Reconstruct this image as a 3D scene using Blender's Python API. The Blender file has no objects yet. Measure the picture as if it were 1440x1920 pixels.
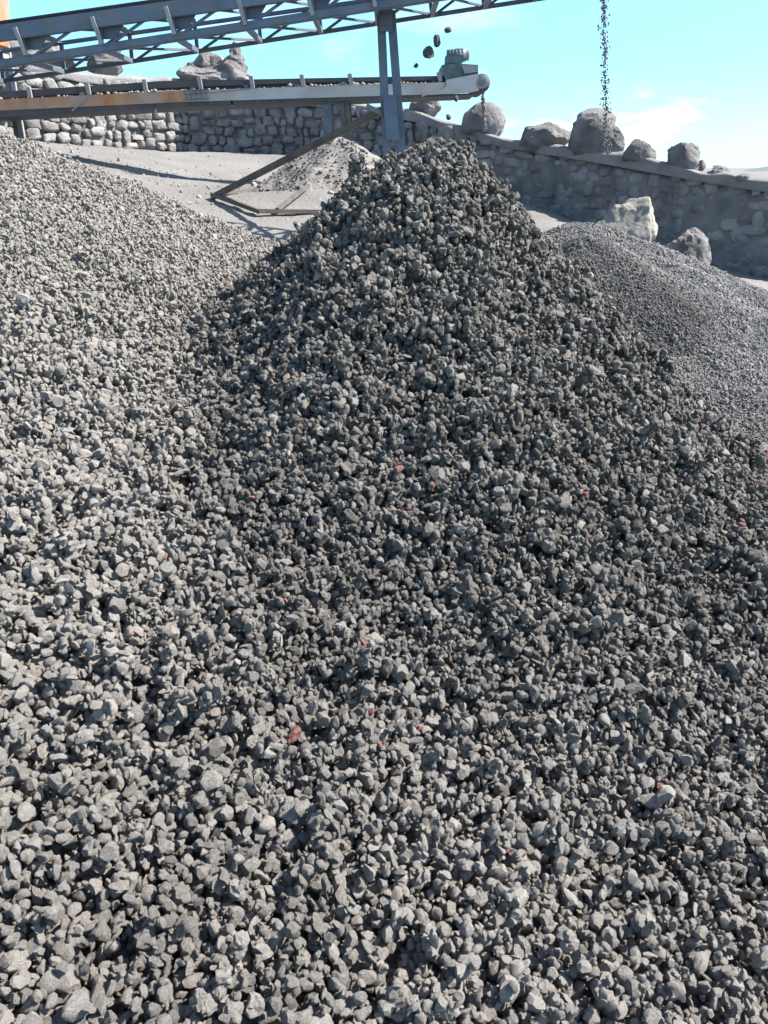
import bpy, bmesh, math, random
import numpy as np
from mathutils import Vector, noise, Matrix
R = math.radians
random.seed(7); rng = np.random.default_rng(7)
sc = bpy.context.scene
C = sc.collection

# ------------------------------------------------------------------ camera
F = 1442.0; PITCH = R(24.2); EYE = 1.6
cam_d = bpy.data.cameras.new('camera'); cam = bpy.data.objects.new('camera', cam_d); C.objects.link(cam)
cam_d.sensor_fit = 'VERTICAL'; cam_d.sensor_height = 36.0; cam_d.lens = F/1920*36.0
cam_d.clip_start = 0.05; cam_d.clip_end = 5000
cam.location = (0, 0, EYE); cam.rotation_euler = (R(90)-PITCH, 0, 0)
sc.camera = cam
# ------------------------------------------------------------------ light
SUN_EL = R(46); SUN_AZ = R(84)          # azimuth from +Y towards +X
SD = Vector((math.cos(SUN_EL)*math.sin(SUN_AZ), math.cos(SUN_EL)*math.cos(SUN_AZ), math.sin(SUN_EL)))
w = bpy.data.worlds.new('World'); sc.world = w; w.use_nodes = True
nt = w.node_tree; nt.nodes.clear()
out = nt.nodes.new('ShaderNodeOutputWorld'); bg = nt.nodes.new('ShaderNodeBackground')
sky = nt.nodes.new('ShaderNodeTexSky'); sky.sky_type = 'NISHITA'; sky.sun_disc = False
sky.sun_elevation = SUN_EL; sky.sun_rotation = SUN_AZ
sky.air_density = 1.0; sky.dust_density = 0.25; sky.ozone_density = 2.0; sky.altitude = 300
SKY_TINT = (0.80, 0.93, 0.98)
bg.inputs['Strength'].default_value = 0.112
tc = nt.nodes.new('ShaderNodeTexCoord')
mp = nt.nodes.new('ShaderNodeMapping'); mp.inputs['Scale'].default_value = (1.6, 1.6, 5.0); mp.inputs['Location'].default_value = (0.35, 0.2, 0.0)
nz = nt.nodes.new('ShaderNodeTexNoise'); nz.inputs['Scale'].default_value = 2.6; nz.inputs['Detail'].default_value = 6; nz.inputs['Roughness'].default_value = 0.55
cr = nt.nodes.new('ShaderNodeMapRange'); cr.inputs[1].default_value = 0.53; cr.inputs[2].default_value = 0.78
sep = nt.nodes.new('ShaderNodeSeparateXYZ')
el = nt.nodes.new('ShaderNodeMapRange'); el.inputs[1].default_value = 0.02; el.inputs[2].default_value = 0.2; el.inputs[3].default_value = 1.0; el.inputs[4].default_value = 0.0
mul = nt.nodes.new('ShaderNodeMath'); mul.operation = 'MULTIPLY'
tint = nt.nodes.new('ShaderNodeMix'); tint.data_type = 'RGBA'; tint.blend_type = 'MULTIPLY'; tint.inputs[0].default_value = 1.0
zr = nt.nodes.new('ShaderNodeValToRGB'); zr.color_ramp.elements[0].position = 0.0; zr.color_ramp.elements[0].color = (0.38, 0.62, 0.70, 1)
zr.color_ramp.elements[1].position = 0.55; zr.color_ramp.elements[1].color = (1.25, 1.10, 0.92, 1)
e2_ = zr.color_ramp.elements.new(0.27); e2_.color = (0.66, 0.86, 0.92, 1)
e_ = zr.color_ramp.elements.new(0.10); e_.color = (0.42, 0.66, 0.74, 1)
mx = nt.nodes.new('ShaderNodeMix'); mx.data_type = 'RGBA'; mx.inputs[7].default_value = (7, 7.4, 7.8, 1)
L = nt.links.new
L(tc.outputs['Generated'], mp.inputs['Vector']); L(mp.outputs[0], nz.inputs['Vector']); L(nz.outputs[0], cr.inputs[0])
L(tc.outputs['Generated'], sep.inputs[0]); L(sep.outputs['Z'], el.inputs[0]); L(cr.outputs[0], mul.inputs[0]); L(el.outputs[0], mul.inputs[1])
L(sep.outputs['Z'], zr.inputs[0]); L(zr.outputs[0], tint.inputs[7]); L(sky.outputs[0], tint.inputs[6]); L(tint.outputs[2], mx.inputs[6]); L(mul.outputs[0], mx.inputs[0]); L(mx.outputs[2], bg.inputs['Color'])
L(bg.outputs[0], out.inputs['Surface'])
sl = bpy.data.lights.new('sun', 'SUN'); sl.energy = 4.8; sl.angle = R(0.53); sl.color = (1.0, 0.93, 0.85)
so = bpy.data.objects.new('sun', sl); C.objects.link(so); so.rotation_euler = SD.to_track_quat('Z', 'Y').to_euler()
so.location = (8, 3, 10)
vs = sc.view_settings; vs.view_transform = 'Standard'; vs.look = 'None'; vs.gamma = 1.0; vs.exposure = 1.6; vs.use_curve_mapping = False
sc.cycles.max_bounces = 6; sc.cycles.diffuse_bounces = 4; sc.cycles.glossy_bounces = 2; sc.cycles.transparent_max_bounces = 4
sc.cycles.use_adaptive_sampling = True

# ------------------------------------------------------------------ helpers
def at(px, py, Y):
    dx = (px-720)/F; dy = (960-py)/F
    d = Vector((dx, math.cos(PITCH)+dy*math.sin(PITCH), -math.sin(PITCH)+dy*math.cos(PITCH)))
    return Vector((0, 0, EYE)) + d*(Y/d.y)
def proj(x, y, z):
    z = z-EYE
    depth = y*math.cos(PITCH)-z*math.sin(PITCH); up = y*math.sin(PITCH)+z*math.cos(PITCH)
    return 720+F*x/depth, 960-F*up/depth, depth
def pxm(n, Y):            # n photo pixels at ground distance Y, in metres (near the horizon rows)
    return n/F*Y*1.06
def tag(o, label=None, cat=None, group=None, kind=None):
    if label: o['label'] = label
    if cat: o['category'] = cat
    if group: o['group'] = group
    if kind: o['kind'] = kind
    return o
def empty(name, loc):
    o = bpy.data.objects.new(name, None); C.objects.link(o); o.location = loc; o.empty_display_size = 0.2
    return o

def smoothmax(a, b, k):
    h = np.clip(0.5+0.5*(a-b)/k, 0, 1)
    return b*(1-h)+a*h+k*h*(1-h)

# ------------------------------------------------------------------ materials
def mat(name, col, rough=0.85, metal=0.0, scale=8.0, var=0.25, bump=0.3, bscale=None, bdist=0.01, coords='Object', dust=None, detail=6):
    m = bpy.data.materials.new(name); m.use_nodes = True; t = m.node_tree; N = t.nodes; N.clear()
    o = N.new('ShaderNodeOutputMaterial'); b = N.new('ShaderNodeBsdfPrincipled')
    b.inputs['Roughness'].default_value = rough; b.inputs['Metallic'].default_value = metal
    c = N.new('ShaderNodeTexCoord'); n = N.new('ShaderNodeTexNoise'); n.inputs['Scale'].default_value = scale; n.inputs['Detail'].default_value = detail
    r = N.new('ShaderNodeValToRGB')
    r.color_ramp.elements[0].position = 0.3; r.color_ramp.elements[1].position = 0.7
    r.color_ramp.elements[0].color = (*[x*(1-var) for x in col], 1); r.color_ramp.elements[1].color = (*[min(1, x*(1+var)) for x in col], 1)
    l = t.links.new
    l(c.outputs[coords], n.inputs['Vector']); l(n.outputs[0], r.inputs[0])
    src = r.outputs[0]
    if dust:
        n3 = N.new('ShaderNodeTexNoise'); n3.inputs['Scale'].default_value = dust[1]; n3.inputs['Detail'].default_value = 5
        rr = N.new('ShaderNodeMapRange'); rr.inputs[1].default_value = 0.5-dust[2]/2+0.05; rr.inputs[2].default_value = 0.5+dust[2]/2+0.05
        mm = N.new('ShaderNodeMix'); mm.data_type = 'RGBA'; mm.inputs[7].default_value = (*dust[0], 1)
        l(c.outputs[coords], n3.inputs['Vector']); l(n3.outputs[0], rr.inputs[0]); l(rr.outputs[0], mm.inputs[0]); l(src, mm.inputs[6]); src = mm.outputs[2]
    l(src, b.inputs['Base Color'])
    if bump:
        n2 = N.new('ShaderNodeTexNoise'); n2.inputs['Scale'].default_value = bscale or scale*4; n2.inputs['Detail'].default_value = 8; n2.inputs['Roughness'].default_value = 0.65
        bp = N.new('ShaderNodeBump'); bp.inputs['Strength'].default_value = bump; bp.inputs['Distance'].default_value = bdist
        l(c.outputs[coords], n2.inputs['Vector']); l(n2.outputs[0], bp.inputs['Height']); l(bp.outputs[0], b.inputs['Normal'])
    l(b.outputs[0], o.inputs['Surface'])
    return m

def stone_mat(name, dark, light, bump=0.9, red=(0.30, 0.12, 0.10)):
    """crushed scoria: tone and hue come from per-stone attributes, pores from bump"""
    m = bpy.data.materials.new(name); m.use_nodes = True; t = m.node_tree; N = t.nodes; N.clear(); l = t.links.new
    o = N.new('ShaderNodeOutputMaterial'); b = N.new('ShaderNodeBsdfPrincipled'); b.inputs['Roughness'].default_value = 0.9
    b.inputs['Specular IOR Level'].default_value = 0.3
    c = N.new('ShaderNodeTexCoord')
    a = N.new('ShaderNodeAttribute'); a.attribute_type = 'INSTANCER'; a.attribute_name = 'tone'
    n = N.new('ShaderNodeTexNoise'); n.inputs['Scale'].default_value = 2.4; n.inputs['Detail'].default_value = 8; n.inputs['Roughness'].default_value = 0.8
    ad = N.new('ShaderNodeMath'); ad.operation = 'ADD'; sb = N.new('ShaderNodeMath'); sb.operation = 'MULTIPLY_ADD'; sb.inputs[1].default_value = 2.0; sb.inputs[2].default_value = -1.0
    mxx = N.new('ShaderNodeMix'); mxx.data_type = 'RGBA'; mxx.clamp_factor = True; mxx.inputs[6].default_value = (*dark, 1); mxx.inputs[7].default_value = (*light, 1)
    l(c.outputs['Object'], n.inputs['Vector']); l(n.outputs[0], sb.inputs[0]); l(sb.outputs[0], ad.inputs[0]); l(a.outputs['Fac'], ad.inputs[1]); l(ad.outputs[0], mxx.inputs[0])
    hb = N.new('ShaderNodeAttribute'); hb.attribute_type = 'INSTANCER'; hb.attribute_name = 'warm'
    m2 = N.new('ShaderNodeMix'); m2.data_type = 'RGBA'; m2.inputs[7].default_value = (*red, 1)
    l(hb.outputs['Fac'], m2.inputs[0]); l(mxx.outputs[2], m2.inputs[6]); l(m2.outputs[2], b.inputs['Base Color'])
    v = N.new('ShaderNodeTexVoronoi'); v.inputs['Scale'].default_value = 7.0; v.inputs['Randomness'].default_value = 1.0
    vr = N.new('ShaderNodeMapRange'); vr.inputs[1].default_value = 0.08; vr.inputs[2].default_value = 0.42
    n2 = N.new('ShaderNodeTexNoise'); n2.inputs['Scale'].default_value = 5.0; n2.inputs['Detail'].default_value = 8; n2.inputs['Roughness'].default_value = 0.78
    hh = N.new('ShaderNodeMath'); hh.operation = 'MULTIPLY_ADD'; hh.inputs[1].default_value = 0.22
    bp = N.new('ShaderNodeBump'); bp.inputs['Strength'].default_value = bump; bp.inputs['Distance'].default_value = 0.016
    l(c.outputs['Object'], v.inputs['Vector']); l(v.outputs[0], vr.inputs[0]); l(vr.outputs[0], hh.inputs[0]); l(c.outputs['Object'], n2.inputs['Vector']); l(n2.outputs[0], hh.inputs[2])
    l(hh.outputs[0], bp.inputs['Height']); l(bp.outputs[0], b.inputs['Normal'])
    l(b.outputs[0], o.inputs['Surface'])
    return m

M = {}
M['stone_dark'] = stone_mat('dark_scoria', (0.075, 0.071, 0.066), (0.385, 0.36, 0.33))
M['stone_fine'] = stone_mat('fine_scoria', (0.07, 0.068, 0.066), (0.36, 0.345, 0.33), bump=0.5)
M['bed'] = mat('gravel_bed', (0.07, 0.066, 0.062), scale=60, bump=1.0, bscale=90, bdist=0.01)
M['bed_fine'] = mat('fine_gravel_bed', (0.11, 0.105, 0.10), scale=70, var=0.5, bump=1.0, bscale=110, bdist=0.01)
M['sand'] = mat('pale_sand', (0.165, 0.16, 0.152), scale=1.2, var=0.12, bump=0.8, bscale=20, bdist=0.03, dust=((0.135, 0.13, 0.125), 0.9, 0.3))
M['sandheap'] = mat('dusty_aggregate', (0.18, 0.17, 0.155), scale=7, var=0.4, bump=1.0, bscale=24, bdist=0.03)
M['wallstone'] = mat('rubble_stone', (0.20, 0.192, 0.19), scale=3.5, var=0.5, bump=1.0, bscale=9, bdist=0.06)
M['mortar'] = mat('wall_earth', (0.15, 0.147, 0.15), scale=4, var=0.3, bump=1.0, bscale=9, bdist=0.05)
M['cap'] = mat('dusty_cement', (0.175, 0.17, 0.168), scale=3, var=0.25, bump=0.9, bscale=12, bdist=0.03)
M['boulder'] = mat('grey_boulder', (0.16, 0.15, 0.15), scale=3.0, var=0.5, bump=1.0, bscale=7, bdist=0.08)
M['boulder_pale'] = mat('dusty_boulder', (0.27, 0.25, 0.225), scale=2.4, var=0.3, bump=1.0, bscale=8, bdist=0.05, dust=((0.2, 0.18, 0.16), 3.0, 0.25))
M['steel'] = mat('blue_grey_steel', (0.085, 0.12, 0.18), rough=0.55, metal=0.2, scale=5, var=0.35, bump=0.15, bscale=40, bdist=0.003, dust=((0.16, 0.15, 0.15), 6, 0.5))
M['steel_light'] = mat('worn_pale_steel', (0.28, 0.29, 0.30), rough=0.6, metal=0.1, scale=6, var=0.25, bump=0.1, bdist=0.003, dust=((0.25, 0.22, 0.2), 5, 0.4))
M['belt'] = mat('rubber_belt', (0.05, 0.055, 0.07), rough=0.8, scale=8, var=0.3, bump=0.1, bdist=0.003, dust=((0.09, 0.09, 0.095), 3, 0.5))
M['rust'] = mat('rusty_orange_paint', (0.42, 0.20, 0.09), rough=0.8, scale=5, var=0.3, bump=0.2, bdist=0.003, dust=((0.33, 0.30, 0.27), 2.5, 0.4))
M['beam'] = mat('dusty_white_beam', (0.44, 0.44, 0.44), rough=0.75, scale=2.5, var=0.2, bump=0.2, bdist=0.004, dust=((0.36, 0.30, 0.25), 1.5, 0.3))
M['brace'] = mat('brown_steel', (0.10, 0.085, 0.075), rough=0.75, scale=8, var=0.3, bump=0.1, bdist=0.003)
M['plateau'] = mat('dry_earth', (0.25, 0.24, 0.23), scale=0.5, var=0.25, bump=0.6, bscale=3, bdist=0.1)
M['hill'] = mat('distant_scrub_hill', (0.10, 0.115, 0.12), scale=0.03, var=0.35, bump=0.3, bscale=0.1, bdist=2)
M['red'] = mat('red_scoria', (0.30, 0.13, 0.11), scale=2, var=0.3, bump=0.9, bscale=6, bdist=0.01)
M['motor'] = mat('motor_green_grey', (0.09, 0.12, 0.13), rough=0.6, scale=10, var=0.3, bump=0.2, bdist=0.003)

# ------------------------------------------------------------------ mesh building
class MB:
    def __init__(s): s.bm = bmesh.new()
    def box(s, c, size, rot=None, bevel=0.0):
        r = bmesh.ops.create_cube(s.bm, size=1.0); vs_ = r['verts']
        mt = Matrix.Translation(Vector(c)) @ (rot.to_matrix().to_4x4() if rot else Matrix()) @ Matrix.Diagonal((*size, 1))
        bmesh.ops.transform(s.bm, matrix=mt, verts=vs_)
        if bevel:
            es = list({e for v in vs_ for e in v.link_edges}); bmesh.ops.bevel(s.bm, geom=es, offset=bevel, segments=2, affect='EDGES')
        return s
    def bar(s, a, b, wd, ht=None, bevel=0.0):
        a = Vector(a); b = Vector(b); d = b-a; q = d.to_track_quat('Y', 'Z')
        return s.box((a+b)/2, (wd, d.length, ht or wd), q, bevel)
    def tube(s, a, b, r1, r2=None, seg=12):
        a = Vector(a); b = Vector(b); d = b-a
        r = bmesh.ops.create_cone(s.bm, cap_ends=True, segments=seg, radius1=r1, radius2=r2 if r2 is not None else r1, depth=d.length)
        mt = Matrix.Translation((a+b)/2) @ d.to_track_quat('Z', 'Y').to_matrix().to_4x4()
        bmesh.ops.transform(s.bm, matrix=mt, verts=r['verts']); return s
    def angle(s, a, b, wd, t=0.008):      # an L section bar
        a = Vector(a); b = Vector(b); d = (b-a); q = d.to_track_quat('Y', 'Z'); m3 = q.to_matrix()
        s.box((a+b)/2 + m3 @ Vector((0, 0, wd/2)), (t, d.length, wd), q); s.box((a+b)/2 + m3 @ Vector((wd/2+t/2+0.0005, 0, t/2)), (wd, d.length, t), q); return s
    def poly(s, pts, y0, y1):             # outline in x,z extruded in y
        v0 = [s.bm.verts.new((p[0], y0, p[1])) for p in pts]; v1 = [s.bm.verts.new((p[0], y1, p[1])) for p in pts]; n = len(pts)
        s.bm.faces.new(v0); s.bm.faces.new(v1[::-1])
        for i in range(n): s.bm.faces.new((v0[i], v1[i], v1[(i+1) % n], v0[(i+1) % n]))
        return s
    def build(s, name, m, parent=None, smooth=False):
        bmesh.ops.recalc_face_normals(s.bm, faces=s.bm.faces[:])
        me = bpy.data.meshes.new(name); 
        if parent is not None:
            bmesh.ops.translate(s.bm, verts=s.bm.verts[:], vec=-parent.location)
        s.bm.to_mesh(me); s.bm.free()
        me.materials.append(m)
        if smooth: me.shade_smooth()
        o = bpy.data.objects.new(name, me); C.objects.link(o)
        if parent is not None: o.parent = parent
        return o
def E(name, loc):
    return empty(name, loc)
_ico = {}
def ico(sub):
    if sub not in _ico:
        bm = bmesh.new(); bmesh.ops.create_icosphere(bm, subdivisions=sub, radius=1.0)
        v = np.array([x.co[:] for x in bm.verts]); f = np.array([[y.index for y in x.verts] for x in bm.faces]); bm.free(); _ico[sub] = (v, f)
    return _ico[sub]
def rock_verts(seed, sub=3, cuts=9, amp=0.12, aspect=(1, 0.85, 0.7), freq=1.6, dmin=0.55, dmax=0.9, fine=0.0):
    v, f = ico(sub); r = np.random.default_rng(seed); v = v.copy()
    off = r.uniform(-50, 50, 3)
    for _ in range(cuts):
        n = r.normal(size=3); n /= np.linalg.norm(n); d = r.uniform(dmin, dmax)
        v = v - np.maximum(0, v@n-d)[:, None]*n*0.92
    nn = v/np.linalg.norm(v, axis=1)[:, None]
    for i in range(len(v)):
        p = Vector(v[i]*freq+off); a = noise.fractal(p, 0.9, 2.0, 4)*amp
        if fine: a += (noise.noise(p*5.0))*fine
        v[i] += nn[i]*a
    v = v*np.array(aspect); v -= (v.max(0)+v.min(0))/2; v /= np.abs(v).max()
    return v, f
def mesh_np(name, v, f, m, smooth=True, sharp=0):
    me = bpy.data.meshes.new(name); me.from_pydata(v.tolist(), [], f.tolist()); me.materials.append(m)
    if smooth:
        me.shade_smooth()
        if sharp: me.set_sharp_from_angle(angle=R(sharp))
    me.update(); return me

# ------------------------------------------------------------------ terrain
def G(x, y):
    x = np.asarray(x, float); y = np.asarray(y, float)
    gy = np.where(y < 9, 0.109*y, 0.981+0.04*(y-9))
    gx = np.where(x < -8, 1.328, np.where(x > 7, -1.162, -0.166*x))
    return gy+gx+0.34*np.exp(-((x+0.3)/1.25)**2-((y-9.8)/1.9)**2)
# the stone wall: pixel of its base, ground distance, pixel of its top
WALL = [(-300, 10.6, 236, 110), (-60, 12.3, 250, 122), (60, 13.3, 264, 118), (110, 13.7, 270, 122), (170, 14.2, 276, 138), (240, 14.9, 281, 146), (350, 15.9, 287, 150), (470, 15.8, 290, 156),
        (560, 15.4, 291, 180), (700, 14.8, 300, 200), (780, 14.3, 320, 213), (860, 13.7, 345, 238), (940, 13.1, 370, 260), (1090, 12.1, 420, 284),
        (1200, 11.4, 460, 304), (1300, 10.9, 495, 323), (1440, 10.3, 521, 344), (1640, 9.6, 552, 372), (1900, 9.0, 590, 410)]
WB = [at(p, b, Y) for p, Y, b, t in WALL]; WT = [at(p, t, Y) for p, Y, b, t in WALL]
wx = np.array([p.x for p in WB]); wy = np.array([p.y for p in WB]); wtz = np.array([p.z for p in WT]); wbz = np.array([p.z for p in WB])
def sstep(a): a = np.clip(a, 0, 1); return a*a*(3-2*a)
def ground_z(x, y):
    yl = np.interp(x, wx, wy); tz = np.interp(x, wx, wtz); bz = np.interp(x, wx, wbz)
    d = y-yl
    near = G(x, y)
    # meet the wall's own base line
    blend = sstep((d+3.0)/2.8)
    near = near*(1-blend)+bz*blend
    top = tz-0.10
    far = sstep((d-2)/30.0); top = top*(1-far)+(1.28-np.clip((y-60)/400, 0, 1)*6.0)*far
    return np.where(d < 0.25, near, top)
def warp(a, b, dense0, dense1, step, g=1.18):
    xs = list(np.arange(dense0, dense1+1e-6, step)); s = step; x = dense1
    while x < b: s *= g; x += s; xs.append(x)
    s = step; x = dense0; L_ = []
    while x > a: s *= g; x -= s; L_.append(x)
    return np.array(L_[::-1]+xs)
gx_ = warp(-2600, 2600, -9, 9, 0.09); gy_ = warp(-6, 3800, 0.0, 17, 0.09)
X, Y = np.meshgrid(gx_, gy_)
Z = ground_z(X, Y)
ysand = (Y > 6) & (Y < 16)
def fbm(x, y, s, o=0.0):
    return np.sin(x*s+1.7*np.sin(y*s*0.7+o)+o)*np.cos(y*s*1.13+1.3*np.sin(x*s*0.6+2*o))
Z = Z - 0.16*sstep((5.5-Y)/0.4)
Z = Z + np.where(Y < 17, 0.02*fbm(X, Y, 1.3)+0.012*fbm(X, Y, 3.1, 1.0)+0.006*fbm(X, Y, 8.0, 2.0), 0)
def heightmesh(name, X, Y, Z, m, keep=None):
    ny, nx = X.shape; v = np.stack([X.ravel(), Y.ravel(), Z.ravel()], 1)
    i = np.arange(ny*nx).reshape(ny, nx); q = np.stack([i[:-1, :-1], i[:-1, 1:], i[1:, 1:], i[1:, :-1]], -1).reshape(-1, 4)
    if keep is not None: q = q[keep[:-1, :-1].ravel()]
    me = bpy.data.meshes.new(name); me.from_pydata(v.tolist(), [], q.tolist()); me.materials.append(m); me.shade_smooth(); return me, v
def rut(x, y, a, b, c): return np.exp(-((y-(a+b*x+c*x*x))/0.16)**2)
Z = Z - np.where((Y > 5.5) & (Y < 17), 0.035*(rut(X, Y, 11.2, .25, -.02)+rut(X, Y, 12.6, .25, -.02)+rut(X, Y, 9.2, -.15, .02)+rut(X, Y, 13.6, .1, 0))+0.006*fbm(X, Y, 17., .5), 0)
me, _ = heightmesh('ground', X, Y, Z, M['sand'])
ground = bpy.data.objects.new('ground', me); C.objects.link(ground); tag(ground, kind='structure', label='pale dusty sand floor of the yard')

# ------------------------------------------------------------------ gravel heaps (height fields)
AP = at(803, 289, 4.1)
def H_main(x, y):
    dx = x-AP.x; dy = y-AP.y
    sx = np.where(dx > 0, 1.21, 1.10); sy = np.where(dy > 0, 1.0, 0.78)
    r = np.sqrt((dx*sx)**2+(dy*sy)**2+0.0)
    ang = np.arctan2(dy, dx)
    r = r*(1+0.035*np.sin(ang*5+0.6)+0.02*np.sin(ang*11+2))
    r = np.sqrt(r*r+0.31**2)-0.27
    return AP.z+0.02-(1.08*r-np.where(dx < 0, 0.13+0.085*sstep(-dx/0.5), 0.13)*np.minimum(r, 2.4)**2) - 0.03*np.exp(-((dx+0.12)**2+(dy)**2)/0.02)
LP = at(-60, 246, 6.3)
def H_left(x, y):
    dx = x-LP.x; dy = y-LP.y
    t = np.where(dx > 0, dx*0.42, -dx*0.1)
    r = np.sqrt(t**2+(dy*np.where(dy > 0, 0.6, 0.20))**2+0.01)
    return LP.z-(r-0.1)+0.03*fbm(x, y, 2.1, 0.4)
RP = at(1075, 418, 7.3)
def H_right(x, y):
    dx = x-RP.x; dy = y-RP.y
    t = np.where(dx > 0, dx*0.36, -dx*0.5)
    r = np.sqrt(t**2+(dy*np.where(dy > 0, 0.55, 0.34))**2+0.004)
    an = np.arctan2(dy, dx); rr = np.hypot(dx, dy)
    return RP.z-(r-0.06)+0.02*fbm(x, y, 3.0, 0.9)+0.02*np.sin(an*17+2*np.sin(rr*2))*np.clip(rr, 0, 1)
SP = at(1095, 446, 6.2)
def H_small(x, y):
    dx = x-SP.x; dy = y-SP.y; an = np.arctan2(dy, dx); r = np.hypot(dx, dy)*(1+.05*np.sin(4*an+1)); return SP.z-0.60*(np.sqrt(r*r+.01)-.1)
def surf(x, y):
    g = G(x, y)-0.01
    hm = H_main(x, y); hl = H_left(x, y); hr = np.maximum(H_right(x, y), H_small(x, y))
    z = smoothmax(g, hm, 0.16); z = smoothmax(z, hl, 0.10); z = smoothmax(z, hr, 0.08)
    st = np.stack([hm, hl, hr, g]); cls = np.argmax(st, 0)
    z = z+0.012*fbm(x, y, 5.0)+0.008*fbm(x, y, 11.0, 1.5)
    return z, cls
def near_gravel(x, y, cls):    # where the loose coarse gravel carpet lies on the yard floor
    return (cls == 3) & (y < 5.6+0.3*np.sin(x*2.3))
DX = 0.005; X0, X1, Y0, Y1 = -4.6, 4.2, 0.45, 9.2
gx = np.arange(X0, X1, DX); gy = np.arange(Y0, Y1, DX)
GX, GY = np.meshgrid(gx, gy); S, CLS = surf(GX, GY); S = S.astype(np.float32)
NX = len(gx); NY = len(gy)
# facing and framing
sy_, sx_ = np.gradient(S, DX)
PX, PY, DP = proj(GX, GY, S)
vx = GX; vy = GY; vz = S-EYE
facing = (-sx_*-vx + -sy_*-vy + 1.0*-vz)/np.sqrt(vx**2+vy**2+vz**2)
vis = (PX > -330) & (PX < 1770) & (PY > 150) & (PY < 2350) & (DP > 0.4)
inmain = (CLS == 0) | near_gravel(GX, GY, CLS)
inleft = (CLS == 1); inright = (CLS == 2)
inright_mix = inright | ((CLS == 3) & (GX > 1.0) & (GY > 3.9))
front = facing > -0.45
Hf = (S-0.03).ravel().copy()
Sflat = S.ravel()
offs = {}
def foot(r):
    k = max(1, int(round(r/DX*2)))
    if k not in offs:
        rr = k*DX/2; n = int(math.ceil(rr/DX)); jj, ii = np.meshgrid(np.arange(-n, n+1), np.arange(-n, n+1)); d2 = (jj**2+ii**2)*DX*DX
        mk = d2 < rr*rr*0.98; offs[k] = (ii[mk]*NX+jj[mk], np.sqrt(rr*rr-d2[mk]).astype(np.float32))
    return offs[k]
def deposit(mask, per_m2, rfun, cand=3, emb=0.82, drop=0.35):
    """drop stones one by one: each settles in the lowest of a few nearby spots on what lies there"""
    idx = np.flatnonzero((mask & vis & front).ravel())
    n = int(len(idx)*DX*DX*per_m2)
    pick = idx[rng.integers(0, len(idx), n)]
    res = np.zeros((n, 4))
    for k in range(n):
        p = pick[k]; i0, j0 = divmod(int(p), NX); r = rfun(gx[j0], gy[i0]); re = r*emb
        o, hs = foot(re); best = None; nn = int(max(2, 1.3*r/DX))
        for c in range(cand):
            i = i0+random.randint(-nn, nn); j = j0+random.randint(-nn, nn)
            if i < 12 or j < 12 or i > NY-13 or j > NX-13: continue
            q = i*NX+j
            z = float((Hf[q+o]+hs).max()); s = z-Sflat[q]*0.4
            if best is None or s < best[0]: best = (s, z, i, j, q)
        if best is None: res[k, 3] = -1; continue
        _, z, i, j, q = best
        z -= re*drop*0.5
        Hf[q+o] = np.maximum(Hf[q+o], z+hs)
        res[k] = (gx[j]+random.uniform(-.5, .5)*DX, gy[i]+random.uniform(-.5, .5)*DX, z, r)
    return res[res[:, 3] > 0]
def scatter(mask, per_m2, r0, sg, rmax):
    idx = np.flatnonzero((mask & vis & front).ravel()); n = int(len(idx)*DX*DX*per_m2); p = idx[rng.integers(0, len(idx), n)]
    i, j = np.divmod(p, NX); r = np.clip(r0*np.exp(rng.normal(0, sg, n)), r0*0.5, rmax)
    return np.stack([gx[j]+rng.uniform(-.5, .5, n)*DX, gy[i]+rng.uniform(-.5, .5, n)*DX, Sflat[p]+r*rng.uniform(-0.3, 0.7, n), r], 1)
rough = random.Random(3)
def r_main(x, y):
    m_ = 0.0073+0.0014*min(1, max(0, (y-1.3)/2.5)); return min(0.021, max(0.0040, m_*math.exp(rough.gauss(0, 0.40))))
def r_left(x, y):
    s = 0.0078+0.0016*min(1, max(0, (4.5-y)/2.0)); return min(0.02, max(0.005, s*math.exp(rough.gauss(0, 0.28))))
pts_main = deposit(inmain & ~inright_mix, 16500, r_main)
pts_left = deposit(inleft, 11500, r_left, cand=2)
pts_mix = deposit(inright_mix & (GY < 5.6), 1500, lambda x, y: min(0.026, max(0.005, 0.009*math.exp(rough.gauss(0, 0.35)))), cand=2)
pts_fine = scatter(inright_mix & (GY > 4.2), 12000, 0.0062, 0.35, 0.018)
pts_right = np.concatenate([pts_mix, pts_fine])
nl = 1900; lx = rng.uniform(-5.0, 0.4, nl); ly = 6.0+rng.uniform(0, 1, nl)**1.6*8.5; lx = lx*(ly/9.0); lr = np.clip(0.009*np.exp(rng.normal(0, .5, nl)), .004, .04)
pts_left = np.concatenate([pts_left, np.stack([lx, ly, ground_z(lx, ly)-.004, lr], 1)])
print('stones', len(pts_main), len(pts_left), len(pts_right))

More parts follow.
